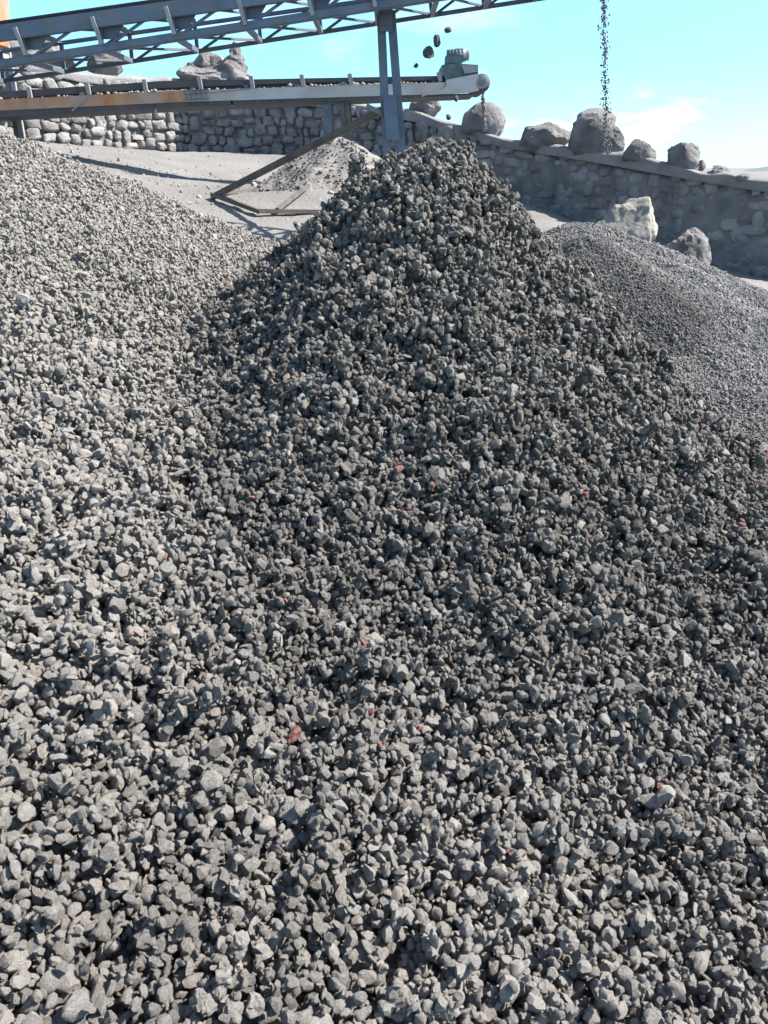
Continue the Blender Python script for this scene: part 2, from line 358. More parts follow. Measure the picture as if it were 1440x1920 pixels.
def variants(prefix, n, m, sub, seed, label, amp=0.11):
    col = bpy.data.collections.new(prefix+'_set')
    for k in range(n):
        r = np.random.default_rng(seed+k)
        if k % 2: v, f = rock_verts(seed+k, sub, cuts=int(r.integers(6, 13)), amp=amp*.8, aspect=(1, r.uniform(.5, .95), r.uniform(.36, .8)), dmin=0.34, dmax=0.78, freq=1.7, fine=0.04)
        else: v, f = rock_verts(seed+k, sub, cuts=int(r.integers(4, 9)), amp=amp*2.2, aspect=(1, r.uniform(.65, .95), r.uniform(.6, .9)), dmin=0.5, dmax=0.9, freq=2.6, fine=0.13)
        o = bpy.data.objects.new(prefix, mesh_np(prefix, v, f, m, True, 30)); tag(o, label=label, kind='stuff'); col.objects.link(o)
    return col
def heap(name, pts, tone, warm, col, nvar, bed_mask, bed_mat, step, sink, label, cat, rmul=1.16):
    # bed: a coarse height field patch just under the loose stones
    k = int(step/DX); xs = GX[::k, ::k]; ys = GY[::k, ::k]; zs = S[::k, ::k]-sink; keep = bed_mask[::k, ::k]
    ny, nx = xs.shape; V = np.stack([xs.ravel(), ys.ravel(), zs.ravel()], 1)
    ii = np.arange(ny*nx).reshape(ny, nx); q = np.stack([ii[:-1, :-1], ii[:-1, 1:], ii[1:, 1:], ii[1:, :-1]], -1).reshape(-1, 4); q = q[keep[:-1, :-1].ravel()]
    used = np.unique(q); remap = -np.ones(len(V), int); remap[used] = np.arange(len(used)); V = V[used]; q = remap[q]
    n = len(pts); nb = len(V)
    me = bpy.data.meshes.new(name); me.vertices.add(nb+n); me.vertices.foreach_set('co', np.concatenate([V, pts[:, :3]]).astype(np.float32).ravel())
    me.loops.add(len(q)*4); me.loops.foreach_set('vertex_index', q.ravel().astype(np.int32)); me.polygons.add(len(q)); me.polygons.foreach_set('loop_start', np.arange(0, len(q)*4, 4, dtype=np.int32))
    me.update(calc_edges=True); me.materials.append(bed_mat); me.shade_smooth()
    def at_(nm, ty, arr, key='value'):
        a = me.attributes.new(nm, ty, 'POINT'); a.data.foreach_set(key, arr.ravel())
    pad = lambda a: np.concatenate([np.zeros((nb,)+a.shape[1:]), a])
    at_('stone', 'BOOLEAN', pad(np.ones(n)).astype(bool))
    at_('rot', 'FLOAT_VECTOR', pad(np.stack([rng.uniform(0, 6.28, n), rng.uniform(0, 6.28, n), rng.uniform(0, 6.28, n)], 1)).astype(np.float32), 'vector')
    sc3 = pts[:, 3:4]*rmul*rng.uniform(0.85, 1.15, (n, 3))
    at_('scl', 'FLOAT_VECTOR', pad(sc3).astype(np.float32), 'vector')
    at_('vid', 'INT', pad(rng.integers(0, nvar, n)).astype(np.int32))
    at_('tone', 'FLOAT', pad(tone).astype(np.float32)); at_('warm', 'FLOAT', pad(warm).astype(np.float32))
    o = bpy.data.objects.new(name, me); C.objects.link(o)
    t = bpy.data.node_groups.new(name+'_nodes', 'GeometryNodeTree')
    t.interface.new_socket('Geometry', in_out='INPUT', socket_type='NodeSocketGeometry'); t.interface.new_socket('Geometry', in_out='OUTPUT', socket_type='NodeSocketGeometry')
    N = t.nodes; l = t.links.new
    gi = N.new('NodeGroupInput'); go = N.new('NodeGroupOutput'); ip = N.new('GeometryNodeInstanceOnPoints'); ci = N.new('GeometryNodeCollectionInfo'); jg = N.new('GeometryNodeJoinGeometry')
    ci.inputs['Collection'].default_value = col; ci.inputs['Separate Children'].default_value = True; ci.inputs['Reset Children'].default_value = True
    def na(nm, ty):
        a = N.new('GeometryNodeInputNamedAttribute'); a.data_type = ty; a.inputs['Name'].default_value = nm; return a.outputs['Attribute']
    er = N.new('FunctionNodeEulerToRotation'); l(na('rot', 'FLOAT_VECTOR'), er.inputs[0]); l(er.outputs[0], ip.inputs['Rotation'])
    m2p = N.new('GeometryNodeMeshToPoints'); l(gi.outputs[0], m2p.inputs['Mesh']); l(na('stone', 'BOOLEAN'), m2p.inputs['Selection'])
    l(m2p.outputs[0], ip.inputs['Points']); ip.inputs['Pick Instance'].default_value = True
    l(ci.outputs[0], ip.inputs['Instance']); l(na('vid', 'INT'), ip.inputs['Instance Index']); l(na('scl', 'FLOAT_VECTOR'), ip.inputs['Scale'])
    l(gi.outputs[0], jg.inputs[0]); l(ip.outputs[0], jg.inputs[0]); l(jg.outputs[0], go.inputs[0])
    md = o.modifiers.new('stones', 'NODES'); md.node_group = t
    tag(o, label=label, kind='stuff'); return o
def tones(pts, base, sg, pale=0.012):
    n = len(pts); t = base+rng.normal(0, sg, n); t = np.where(rng.random(n) < pale, t+0.45, t); return t
# dust lies on the trampled gravel at the heap's foot, the fresh stones on the heap are darker
fx, fy = pts_main[:, 0], pts_main[:, 1]
hm = H_main(fx, fy)-G(fx, fy)
dusty = np.clip(sstep((2.2-fy)/1.5)*0.8+sstep((-0.75-fx)/1.3)*0.8, 0, 1)*(1-0.8*sstep((hm-0.1)/0.8))
base_main = 0.37+0.56*dusty+0.06*fbm(fx, fy, 3.0, 0.3)
warm = np.where(rng.random(len(pts_main)) < 0.0026, rng.uniform(.4, .9, len(pts_main)), 0.0)
colA = variants('loose_stone', 16, M['stone_dark'], 3, 100, 'loose dark stone of the coarse gravel heap')
colB = variants('loose_pebble', 10, M['stone_dark'], 2, 300, 'loose grey stone of the left gravel heap')
colC = variants('loose_chip', 8, M['stone_fine'], 1, 500, 'loose chip of the fine gravel heap')
heap('gravel', pts_main, base_main+rng.normal(0, .17, len(fx))+np.where(rng.random(len(fx)) < 0.012, 0.45, 0), warm, colA, 16, inmain & vis, M['bed'], 0.03, 0.036,
     'dark coarse crushed stone piled into a tall heap in the middle and spreading to the foreground', 'gravel')
heap('gravel', pts_left, tones(pts_left, 0.95-0.42*np.exp(-np.maximum(0, H_left(pts_left[:,0], pts_left[:,1])-H_main(pts_left[:,0], pts_left[:,1]))/0.16), 0.13), np.zeros(len(pts_left)), colB, 10, inleft & vis, M['bed_fine'], 0.03, 0.032, 'pale grey stone gravel of the broad heap at the left', 'gravel')
heap('gravel', pts_right, tones(pts_right, 0.34+0.10*fbm(pts_right[:,0], pts_right[:,1], 2.3, 1.1)-0.26*(H_small(pts_right[:,0], pts_right[:,1]) > H_right(pts_right[:,0], pts_right[:,1]))+0.30*np.exp(-((pts_right[:,0]-(2.35+0.35*(7.3-pts_right[:,1])))/0.09)**2), 0.12), np.zeros(len(pts_right)), colC, 8, inright_mix & vis, M['bed_fine'], 0.03, 0.003, 'fine grey gravel of the low heap at the right', 'gravel')

# ------------------------------------------------------------------ single reddish stones lying on the heap
def hit(px, py):       # walk the ray of this pixel down to the stones
    a = at(px, py, 1.0)-Vector((0, 0, EYE)); t = 0.9
    while t < 12:
        p = Vector((0, 0, EYE))+a*t
        j = int((p.x-X0)/DX); i = int((p.y-Y0)/DX)
        if 0 <= i < NY and 0 <= j < NX and p.z < Hf[i*NX+j]: return p
        t += 0.004
    return None
REDS = [(472, 935, 'small reddish stone highest and farthest left of centre among the dark stones'), (310, 1046, 'reddish stone high at the left, where dark heap meets paler stones'),
        (536, 1130, 'reddish stone at mid height left of the middle of the dark heap'), (246, 1190, 'leftmost reddish stone, among paler stones at mid height'),
        (682, 1208, 'reddish stone near the middle of the dark heap, below centre'), (696, 1338, 'upper one of three reddish stones low in the middle of the gravel'),
        (788, 1366, 'right one of three reddish stones low in the middle of the gravel'), (712, 1402, 'lowest of three reddish stones low in the middle of the gravel'),
        (950, 1592, 'reddish stone right of centre in the lower gravel'), (806, 1866, 'lowest reddish stone, near the bottom edge right of centre')]
rv, rf = rock_verts(901, 3, cuts=10, amp=.16, aspect=(1, .8, .65), fine=.05, dmin=.5, dmax=.85)
rme = mesh_np('red_stone', rv, rf, M['red'])
for k, (px, py, lab) in enumerate(REDS):
    p = hit(px, py)
    if p is None: continue
    o = bpy.data.objects.new('red_stone', rme); C.objects.link(o); s = 0.0115 if py < 1250 else 0.012
    o.location = p+Vector((0, 0, s*0.35)); o.scale = (s, s*0.95, s*0.9); o.rotation_euler = (k*1.3, k*2.1, k*0.7); tag(o, lab, 'stone', 'reddish stones among the grey gravel')

# ------------------------------------------------------------------ falling stones and streams
FALL = [(840, 56, 11, 'highest falling stone above the dark heap'), (819, 77, 15, 'second highest falling stone above the dark heap'), (803, 100, 17, 'largest falling stone, third from top above the dark heap'),
        (780, 123, 8, 'small falling stone at the lower left of the falling row'), (855, 185, 9, 'small falling stone just under the conveyor head'), (841, 219, 9, 'lowest falling stone, between the conveyor head and the dark heap')]
for k, (px, py, s, lab) in enumerate(FALL):
    v, f = rock_verts(700+k, 3, amp=.14, aspect=(1, .9, .75), dmin=.55)
    o = bpy.data.objects.new('falling_stone', mesh_np('falling_stone', v, f, M['boulder'])); C.objects.link(o)
    o.location = at(px, py, 4.6); r = pxm(s, 4.6)/2*1.1; o.scale = (r, r, r); o.rotation_euler = (k, 2*k, .4); tag(o, lab, 'stone', 'stones falling on to the dark heap')
def stream(px0, py0, px1, py1, Yd, n, rad, size, label, seed, pw=1.0):
    rs = np.random.default_rng(seed); V = []; Fc = []; c = 0
    a = at(px0, py0, Yd); b = at(px1, py1, Yd)
    bv, bf = rock_verts(seed, 1, cuts=4, amp=.1)
    for k in range(n):
        t = rs.random()**pw; p = a.lerp(b, t); r = abs(rs.normal(0, rad*(0.75+0.5*t))); r = min(r, rad*1.9); an = rs.uniform(0, 6.28); s = size*math.exp(rs.normal(0, .3))
        q = Matrix.Rotation(rs.uniform(0, 6), 3, 'X') @ Matrix.Rotation(rs.uniform(0, 6), 3, 'Z'); vv = bv@np.array(q)*s*np.array([1, 1, 1.3])
        V.append(vv+np.array([p.x+r*math.cos(an), p.y+r*math.sin(an)*.6, p.z])); Fc.append(bf+c); c += len(bv)
    o = bpy.data.objects.new('falling_gravel', mesh_np('falling_gravel', np.concatenate(V), np.concatenate(Fc), M['boulder'])); C.objects.link(o); tag(o, label, kind='stuff')
stream(1131, -40, 1138, 290, 7.6, 760, 0.027, 0.0052, 'long thin stream of small gravel falling at the right', 31, 1.3)
stream(905, 172, 909, 245, 10.6, 260, 0.013, 0.009, 'short stream of grit falling from the conveyor head', 32)

# ------------------------------------------------------------------ sand heap beyond the dark heap
def cone_heap(name, px, py, Yd, slope, m, label, cat):
    p = at(px, py, Yd); n = 120; ext = 2.3; xs = np.linspace(-ext, ext, n); A, B = np.meshgrid(xs, xs)
    ang = np.arctan2(B, A); r = np.hypot(A, B)*(1+.07*np.sin(3*ang+1)+.05*np.sin(7*ang)); z = p.z-slope*(np.sqrt(r*r+.01)-.1)
    gz = ground_z(A+p.x, B+p.y)
    for s, a in ((5, .022), (11, .016), (23, .010)): z = z+a*fbm(A, B, s, s*1.0)
    z = z+rng.normal(0, .008, z.shape)*(A < 0.25)
    keep = z > gz-0.06; z = np.maximum(z, gz-0.08)
    me, _ = heightmesh(name, A, B, z-p.z, m, keep); o = bpy.data.objects.new(name, me); C.objects.link(o); o.location = (p.x, p.y, p.z)
    V_, F_, c_ = [], [], 0; bv, bf = rock_verts(77, 2, amp=.14)
    for k in range(1500):
        a_ = rng.uniform(1.6, 5.6); q = rng.uniform(0, 1)**.6*1.25; ax, ay = q*math.cos(a_), q*math.sin(a_)
        i_ = int(round((ax+ext)/(2*ext)*(n-1))); j_ = int(round((ay+ext)/(2*ext)*(n-1))); s_ = .011*math.exp(rng.normal(0, .45))
        q_ = Matrix.Rotation(rng.uniform(0, 6), 3, 'X') @ Matrix.Rotation(rng.uniform(0, 6), 3, 'Z')
        V_.append(bv@np.array(q_)*s_+np.array([ax, ay, z[j_, i_]-p.z+s_*.2])); F_.append(bf+c_); c_ += len(bv)
    pb = bpy.data.objects.new('pebbles', mesh_np('pebbles', np.concatenate(V_), np.concatenate(F_), M['boulder'])); C.objects.link(pb); pb.parent = o; pb['kind'] = 'stuff'
    return tag(o, label, cat)
cone_heap('sand_heap', 640, 258, 9.9, 0.62, M['sandheap'], 'small pale sandy heap with pebbly left side, behind the dark heap', 'heap')

# ------------------------------------------------------------------ stone wall
wall = E('stone_wall', tuple(WB[8]))
tag(wall, 'long rubble retaining wall behind the yard with a pale cement top', 'wall')
def strip(zlo, zhi, y0, y1, n=420, bumpy=0.03, seed=0):
    """closed sheet following the wall line: front, top and back"""
    bm = bmesh.new(); xs = np.linspace(wx[0], wx[-1], n); rows = []
    for x in xs:
        yl = float(np.interp(x, wx, wy)); b = float(np.interp(x, wx, wbz)); t = float(np.interp(x, wx, wtz))
        nv = noise.noise(Vector((x*1.3, seed, 0)))*bumpy+noise.noise(Vector((x*4, seed, 3)))*bumpy*.5
        lo = b+zlo if zlo < 0 else t-zlo; hi = t+zhi+nv
        prof = [(y0, lo)]
        K = 8
        for k in range(1, K): 
            f_ = k/K; z_ = lo+(hi-lo)*f_; dy = noise.noise(Vector((x*2.2, z_*3, seed)))*0.05
            prof.append((y0+dy, z_))
        prof += [(y0+0.03, hi), (y0+0.12, hi+.03), ((y0+y1)/2, hi+.035+nv*.5), (y1, hi), (y1, lo)]
        rows.append([bm.verts.new((x, yl+yy, zz)) for yy, zz in prof])
    for a, b in zip(rows[:-1], rows[1:]):
        for k in range(len(a)-1): bm.faces.new((a[k], b[k], b[k+1], a[k+1]))
    return bm
mb = MB(); mb.bm.free(); mb.bm = strip(-0.35, -0.13, 0.0, 0.55, seed=1); core = mb.build('core', M['mortar'], wall, True)
mb = MB(); mb.bm.free(); mb.bm = strip(0.13, 0.0, -0.07, 0.62, bumpy=.06, seed=5); mb.build('coping', M['cap'], wall, True)
# facing stones, laid in rough courses, wholly in one mesh as the wall's masonry
def boxy(seed):
    v, f = rock_verts(seed, 3, cuts=6, amp=.05, aspect=(1, 1, 1), dmin=.75, dmax=.98); v = np.sign(v)*np.abs(v)**0.62
    r = np.random.default_rng(seed); v = v+np.outer(v[:, 2], r.normal(0, .12, 3))+np.outer(v[:, 0], r.normal(0, .10, 3))
    for k in range(len(v)): v[k] *= 1+.22*noise.fractal(Vector(v[k]*1.6+seed), .8, 2, 5)
    return v/np.abs(v).max(), f
bases = [boxy(400+k) for k in range(14)]
V = []; Fc = []; c = 0; rs = random.Random(5); x_end = wx[-1]-.2; xr = at(900, 300, 13.5).x
course_h = 0.155
for row in range(13):
    x = wx[0]+rs.uniform(.05, .25)
    while x < x_end:
        wd = rs.uniform(.12, .36)
        dyl = (float(np.interp(x+.1, wx, wy))-float(np.interp(x-.1, wx, wy)))/.2; an = math.atan(dyl); ca, sa = math.cos(an), math.sin(an)
        xm = x+wd/2*ca; b = float(np.interp(xm, wx, wbz)); t = float(np.interp(xm, wx, wtz))
        z = b+(row+.5)*course_h+rs.uniform(-.035, .035)+.05*noise.noise(Vector((x*1.1, row*.3, 2)))
        if z < t-.08:
            yl = float(np.interp(xm, wx, wy)); bv, bf = bases[rs.randrange(14)]; hk = rs.uniform(.50, .66)
            if rs.random() < .12: hk *= 1.5
            dep = .10 if x < xr else .075
            s_ = np.array([wd*.55, dep, course_h*hk])
            rot = Matrix.Rotation(rs.uniform(-.22, .22), 3, 'Y') @ Matrix.Rotation(rs.choice([0, 3.14]), 3, 'X') @ Matrix.Rotation(rs.choice([0, 3.14]), 3, 'Z'); vv = (bv@np.array(rot))*s_
            vv = np.stack([vv[:, 0]*ca-vv[:, 1]*sa, vv[:, 0]*sa+vv[:, 1]*ca, vv[:, 2]], 1)
            V.append(vv+np.array([xm, yl+(.0 if x < xr else .066)+rs.uniform(-.015, .015), z])); Fc.append(bf+c); c += len(bv)
        x += wd*ca*rs.uniform(.94, 1.02)
me = mesh_np('facing', np.concatenate(V)-np.array(wall.location), np.concatenate(Fc), M['wallstone'])
o = bpy.data.objects.new('facing', me); C.objects.link(o); o.parent = wall

# ------------------------------------------------------------------ boulders
def boulder(px, pyb, wpx, hpx, Yd, seed, label, m='boulder', name='boulder', cat='boulder', asp=.8, amp=.13, cuts=14, rz=0.0, group=None, sink=.12, sub=4):
    v, f = rock_verts(seed, sub, cuts=cuts, amp=amp, aspect=(1, 1, 1), dmin=.46, dmax=.88, freq=1.5, fine=.05)
    a, b = math.cos(rz), math.sin(rz); v = np.stack([v[:, 0]*a-v[:, 2]*b, v[:, 1], v[:, 0]*b+v[:, 2]*a], 1)
    v -= (v.max(0)+v.min(0))/2; v /= np.abs(v).max(0)
    hw = pxm(wpx, Yd)/2; hh = pxm(hpx, Yd)/2*1.12*(1+sink)
    v = v*np.array([hw, hw*asp, hh]); v[:, 2] += hh
    o = bpy.data.objects.new(name, mesh_np(name, v, f, M[m], True, 24)); C.objects.link(o)
    p = at(px, pyb, Yd); o.location = p-Vector((0, 0, 2*hh*sink)); return tag(o, label, cat, group)
gB = 'boulders set along the top of the stone wall'
boulder(197, 146, 62, 38, 16.1, 21, 'squat grey boulder on the wall top under the overhead conveyor', group=gB)
boulder(905, 258, 72, 46, 13.6, 22, 'rounded boulder on the wall right under the conveyor head', group=gB, cuts=5, amp=.07)
boulder(797, 222, 52, 26, 14.5, 23, 'low rough rock on the wall just left of the rounded boulder', group=gB)
boulder(1022, 280, 84, 36, 12.8, 24, 'wide low pointed boulder left of the tallest boulder on the wall', group=gB)
boulder(1108, 291, 72, 62, 12.2, 25, 'tallest dark boulder on the wall, behind the falling stream', group=gB, cuts=6, amp=.1)
boulder(1143, 294, 42, 40, 12.05, 26, 'smaller rock leaning on the right side of the tallest boulder', group=gB)
boulder(1196, 305, 52, 32, 11.6, 72, 'squarish boulder on the wall right of the tallest boulder', group=gB, sink=.2, cuts=9, amp=.08)
boulder(1277, 318, 52, 36, 11.2, 28, 'pointed boulder on the wall, second big one from the right end', group=gB)
boulder(1313, 319, 18, 14, 11.4, 29, 'little stone beside the pointed boulder on the wall', group=gB)
boulder(70, 134, 120, 44, 16.2, 30, 'dark flat rock at the left end of the wall top', group=gB)
boulder(400, 160, 112, 34, 16.2, 33, 'broad rough rock carrying the stack of stones', group=gB, amp=.2)
boulder(362, 158, 40, 24, 16.1, 36, 'dark lump at the left foot of the broad rough rock', group=gB)
boulder(1350, 333, 34, 17, 10.9, 60, 'low dark rock on the wall, right of the little stone', group=gB)
boulder(1392, 338, 22, 9, 10.6, 61, 'flat little rock farthest right on the wall', group=gB)
gC = 'stones piled on the broad rock'
boulder(384, 136, 36, 26, 16.1, 41, 'dark stone at the top left of the broad rock', name='piled_stone', cat='stone', group=gC, sub=3)
boulder(404, 134, 34, 22, 16.2, 42, 'pale stone on the broad rock between the dark stone and the cairn', 'boulder_pale', name='piled_stone', cat='stone', group=gC, sub=3)
boulder(438, 150, 46, 26, 16.05, 43, 'wide bottom stone of the cairn', name='piled_stone', cat='stone', group=gC)
boulder(438, 129, 34, 17, 16.05, 44, 'second stone from the bottom of the cairn', name='piled_stone', cat='stone', group=gC, sub=3)
boulder(443, 115, 25, 14, 16.05, 45, 'middle stone of the cairn', name='piled_stone', cat='stone', group=gC, sub=3)
boulder(441, 103, 18, 11, 16.05, 46, 'second stone from the top of the cairn', name='piled_stone', cat='stone', group=gC, sub=3)
boulder(442, 94, 12, 11, 16.05, 47, 'small top stone of the cairn', name='piled_stone', cat='stone', group=gC, sub=3)
boulder(1160, 500, 118, 100, 7.9, 51, 'big pale dusty boulder on the fine gravel at the right', 'boulder_pale', cuts=14, amp=.09, sub=5)
boulder(1275, 534, 96, 84, 8.1, 52, 'big dark boulder sloping to the right beside the pale boulder', cuts=9, amp=.14, rz=.6, sub=5)

# ------------------------------------------------------------------ overhead conveyor (box truss)
def ln(pts, px):
    for (x0, y0), (x1, y1) in zip(pts[:-1], pts[1:]):
        if px <= x1 or (x1, y1) == pts[-1]: return y0+(y1-y0)*(px-x0)/(x1-x0)
YN, YF = 7.0, 7.8
topN = [(-300, 106), (1080, -87)]; botN = [(-300, 167.5), (1080, -46.5)]     # pixel lines of the near side
def nb(px): return at(px, ln(botN, px), YN)
def ntp(px): return at(px, ln(topN, px), YN)
off = Vector((0, YF-YN, 0))
oc = E('overhead_conveyor', tuple(at(735, 300, 7.4)-Vector((0, 0, 1.0))))
tag(oc, 'long dark blue lattice conveyor rising overhead to the right on a twin legged mast', 'conveyor')
PX0, PX1 = -260, 1115
MB().bar(nb(PX0), nb(PX1), .05, .062, .008).build('lower_chord', M['steel'], oc)
MB().bar(nb(PX0)+off, nb(PX1)+off, .03, .032, .004).build('lower_chord', M['steel'], oc)
MB().bar(ntp(PX0)+Vector((0, 0, .02)), ntp(PX1)+Vector((0, 0, .02)), .045, .045, .006).build('upper_chord', M['steel'], oc)
MB().bar(ntp(PX0)+Vector((0, 0, .02))+off, ntp(PX1)+Vector((0, 0, .02))+off, .03, .03, .004).build('upper_chord', M['steel'], oc)
# troughed belt with dark skirt sides
bm = bmesh.new(); prof = [(-.01, .085), (.03, .08), (.15, .035), (.4, .035), (.52, .085), (.54, .09), (.52, .07), (.4, .017), (.15, .017), (.02, .06)]
a0, b0 = ntp(PX0), ntp(PX1); ra = [bm.verts.new(a0+Vector((0, y, z))) for y, z in prof]; rb = [bm.verts.new(b0+Vector((0, y, z))) for y, z in prof]
for k in range(len(prof)): bm.faces.new((ra[k], rb[k], rb[(k+1) % len(prof)], ra[(k+1) % len(prof)]))
bm.faces.new(ra); bm.faces.new(rb[::-1]); mb = MB(); mb.bm.free(); mb.bm = bm; mb.build('belt', M['belt'], oc)
MB().bar(ntp(PX0)+Vector((0, -.035, .0)), ntp(PX1)+Vector((0, -.035, .0)), .02, .108, .004).build('side_plate', M['steel'], oc)
stations = [-215, -85, 42, 185, 322, 455, 582, 700, 815, 925, 1030]
for k, px in enumerate(stations):
    a = ntp(px)+Vector((0, 0, .02)); b = nb(px+6)
    MB().bar(a, b, .035, .035, .004).build('upright', M['steel'], oc); MB().bar(a+off, b+off, .03, .03, .003).build('upright', M['steel'], oc)
    MB().bar(b, b+off, .035).build('cross_tie', M['steel'], oc)
    # bright idler bracket with its roller
    mb = MB(); mb.bar(ntp(px-8)+Vector((0, -.055, .02)), ntp(px+4)+Vector((0, -.055, -.17)), .016, .03); mb.build('idler_bracket', M['steel_light'], oc)
    MB().tube(a+Vector((.06, .05, -.02)), a+Vector((.06, .48, -.02)), .022).build('idler_roller', M['steel'], oc)
    mb = MB(); mb.poly([(a.x-.05, a.z-.01), (a.x+.20, a.z-.01), (a.x+.10, a.z-.14), (a.x+.02, a.z-.14)], YN+.03, YN+.05); mb.build('gusset', M['steel'], oc)
    if k < len(stations)-1:
        nx = stations[k+1]; a2 = ntp(nx)+Vector((0, 0, .02)); b2 = nb(nx)
        MB().angle(b+Vector((.04, 0, 0)), a2-Vector((.04, 0, 0)), .022, .006).build('diagonal', M['steel'], oc)
        MB().angle(b+off+Vector((.04, 0, 0)), a2+off-Vector((.04, 0, 0)), .022, .006).build('diagonal', M['steel'], oc)
        MB().angle(nb(px+8)+Vector((0, .02, 0)), b2+off-Vector((0, .02, 0)), .02, .005).build('diagonal', M['steel'], oc)
        MB().angle(a+Vector((.05, .0, 0)), a2+off, .02, .005).build('diagonal', M['steel'], oc)
hp = ntp(PX1)+Vector((0.02, 0, .06)); MB().tube(hp, hp+off, .09, seg=28).build('head_pulley', M['steel'], oc, True)
# mast
YM = 7.35
mast = MB()
for (x0, y0, x1, y1, wd) in ((714, 20, 727, 330, .040), (733, 20, 757, 330, .048)):
    p0, p1 = at(x0, y0, YM), at(x1, y1, YM); d = (p1-p0); mast.bar(p0, p1+d*.75, wd, .07, .004)
mast.build('mast', M['steel'], oc)
def plate(pp, Yd, t=.02):
    q = [at(x, y, Yd) for x, y in pp]; return MB().poly([(v.x, v.z) for v in q], Yd-t/2, Yd+t/2)
plate([(709, 0), (737, 0), (735, 60), (712, 58)], YM-.07, .03).build('head_plate', M['steel'], oc)
plate([(718, 178), (742, 178), (750, 262), (724, 262)], YM-.07, .02).build('foot_plate', M['steel'], oc)
def on_ground(px, py, guess=9.0):
    for k in range(1600):
        Yd = 4+k*.01; p = at(px, py, Yd)
        if p.z <= float(ground_z(p.x, p.y))+0.02: return p
    return at(px, py, guess)
Fp = on_ground(398, 370); print('foot', Fp)
T = at(722, 204, YM)
MB().bar(T, Fp, .05, .055, .006).build('brace', M['brace'], oc)
P2 = on_ground(690, 342); P3 = on_ground(500, 408)
MB().bar(T+Vector((0, -.02, -.05)), at(688, 198, YM-.1), .02, .03).build('tie_lug', M['steel'], oc)
up = Vector((0, 0, .03))  # dark bars laid on the sand as the shadow lines of mast and braces
MB().bar(Fp+up, on_ground(720, 338)+up, .035, .035, .004).build('shadow_bar', M['brace'], oc)
MB().bar(Fp+up, on_ground(486, 402)+up, .05, .04, .004).build('shadow_bar', M['brace'], oc)
MB().bar(on_ground(484, 402)+up, on_ground(700, 404)+up, .05, .04, .004).build('shadow_bar', M['brace'], oc)
MB().bar(on_ground(520, 402)+up*1.4, on_ground(578, 356)+up*1.4, .04, .035, .004).build('shadow_bar', M['brace'], oc)

# ------------------------------------------------------------------ lower conveyor
YL = 10.4; D = 0.7
lc = E('belt_conveyor', tuple(at(620, 262, YL)))
tag(lc, 'low nearly level belt conveyor with pale and rusty side beam before the stone wall', 'conveyor')
beam_top = [(-120, 192), (345, 170), (900, 152)]; beam_bot = [(-120, 213), (345, 191), (900, 174)]
def run(line_a, line_b, x0, x1, y0, y1, name, m):
    pts = [(x0, ln(line_a, x0))]+[p for p in line_a if x0 < p[0] < x1]+[(x1, ln(line_a, x1))]
    ptb = [(x0, ln(line_b, x0))]+[p for p in line_b if x0 < p[0] < x1]+[(x1, ln(line_b, x1))]
    q = [at(x, y, y0) for x, y in pts]+[at(x, y, y0) for x, y in ptb[::-1]]
    return MB().poly([(v.x, v.z) for v in q], y0, y1).build(name, m, lc)
run(beam_top, beam_bot, -120, 345, YL, YL+.06, 'side_beam', M['rust'])
run(beam_top, beam_bot, 345, 835, YL, YL+.06, 'side_beam', M['beam'])
dk_b = [(p[0], p[1]+(13 if p[0] < 100 else 10 if p[0] < 500 else 4)) for p in beam_bot]
run([(p[0], p[1]+.3) for p in beam_bot], dk_b, -120, 890, YL+.01, YL+D, 'return_belt', M['belt'])
far = Vector((0, D, 0))
tube_l = [(-120, 186), (0, 178), (300, 158), (560, 151), (832, 146)]
for a, b in zip(tube_l[:-1], tube_l[1:]):
    pass
ta = [(x, y-(6 if x < 350 else 4)) for x, y in tube_l]; tb = [(x, y+(7 if x < 350 else 4)) for x, y in tube_l]
run(ta, tb, -120, 832, YL-.0+.08, YL+D-.08, 'belt', M['belt'])
for px in (-60, 53, 163, 270, 373, 470, 565, 655, 745, 822):
    yt = ln(tube_l, px); p = at(px, yt-11, YL+.03); q = at(px+4, ln(beam_top, px)-1, YL+.03)
    MB().bar(p, q, .035, .05, .004).build('idler_bracket', M['steel_light'], lc)
    a = at(px-18, yt+5, YL+.1); b = at(px-2, yt+5, YL+.1); c_ = at(px-8, ln(beam_top, px), YL+.1)
    MB().poly([(a.x, a.z), (b.x, b.z), (c_.x, c_.z)], YL+.09, YL+.11).build('idler_gusset', M['steel'], lc)
# cable hung along the beam, small mesh guard
pts = [(150, 200), (215, 178), (250, 172)]
MB().tube(at(345, 178, YL-.03), at(470, 166, YL-.03), .006).build('cable', M['steel'], lc)
MB().tube(at(135, 208, YL-.03), at(170, 176, YL-.03), .008).build('cable', M['steel_light'], lc)
g = MB(); 
for k in range(5): g.bar(at(345+k*10, 171, YL-.03), at(351+k*10, 187, YL-.03), .012)
g.bar(at(343, 170, YL-.03), at(392, 168, YL-.03), .014); g.bar(at(343, 187, YL-.03), at(392, 185, YL-.03), .014); g.build('guard', M['steel'], lc)
V_, F_, c_ = [], [], 0; bv, bf = rock_verts(78, 1, amp=.1); rs = random.Random(12)
for k in range(420):
    px = rs.choice([rs.uniform(-110, 830), rs.gauss(280, 40), rs.gauss(640, 60)]); px = min(828, px); p = at(px, ln(beam_top, px), YL); s_ = .009*math.exp(rs.gauss(0, .5))
    V_.append(bv*s_+np.array([p.x, p.y+rs.uniform(.004, .056), p.z+s_*.5])-np.array(lc.location)); F_.append(bf+c_); c_ += len(bv)
o = bpy.data.objects.new('spilled_grit', mesh_np('spilled_grit', np.concatenate(V_), np.concatenate(F_), M['boulder_pale'])); C.objects.link(o); o.parent = lc; o['kind'] = 'stuff'
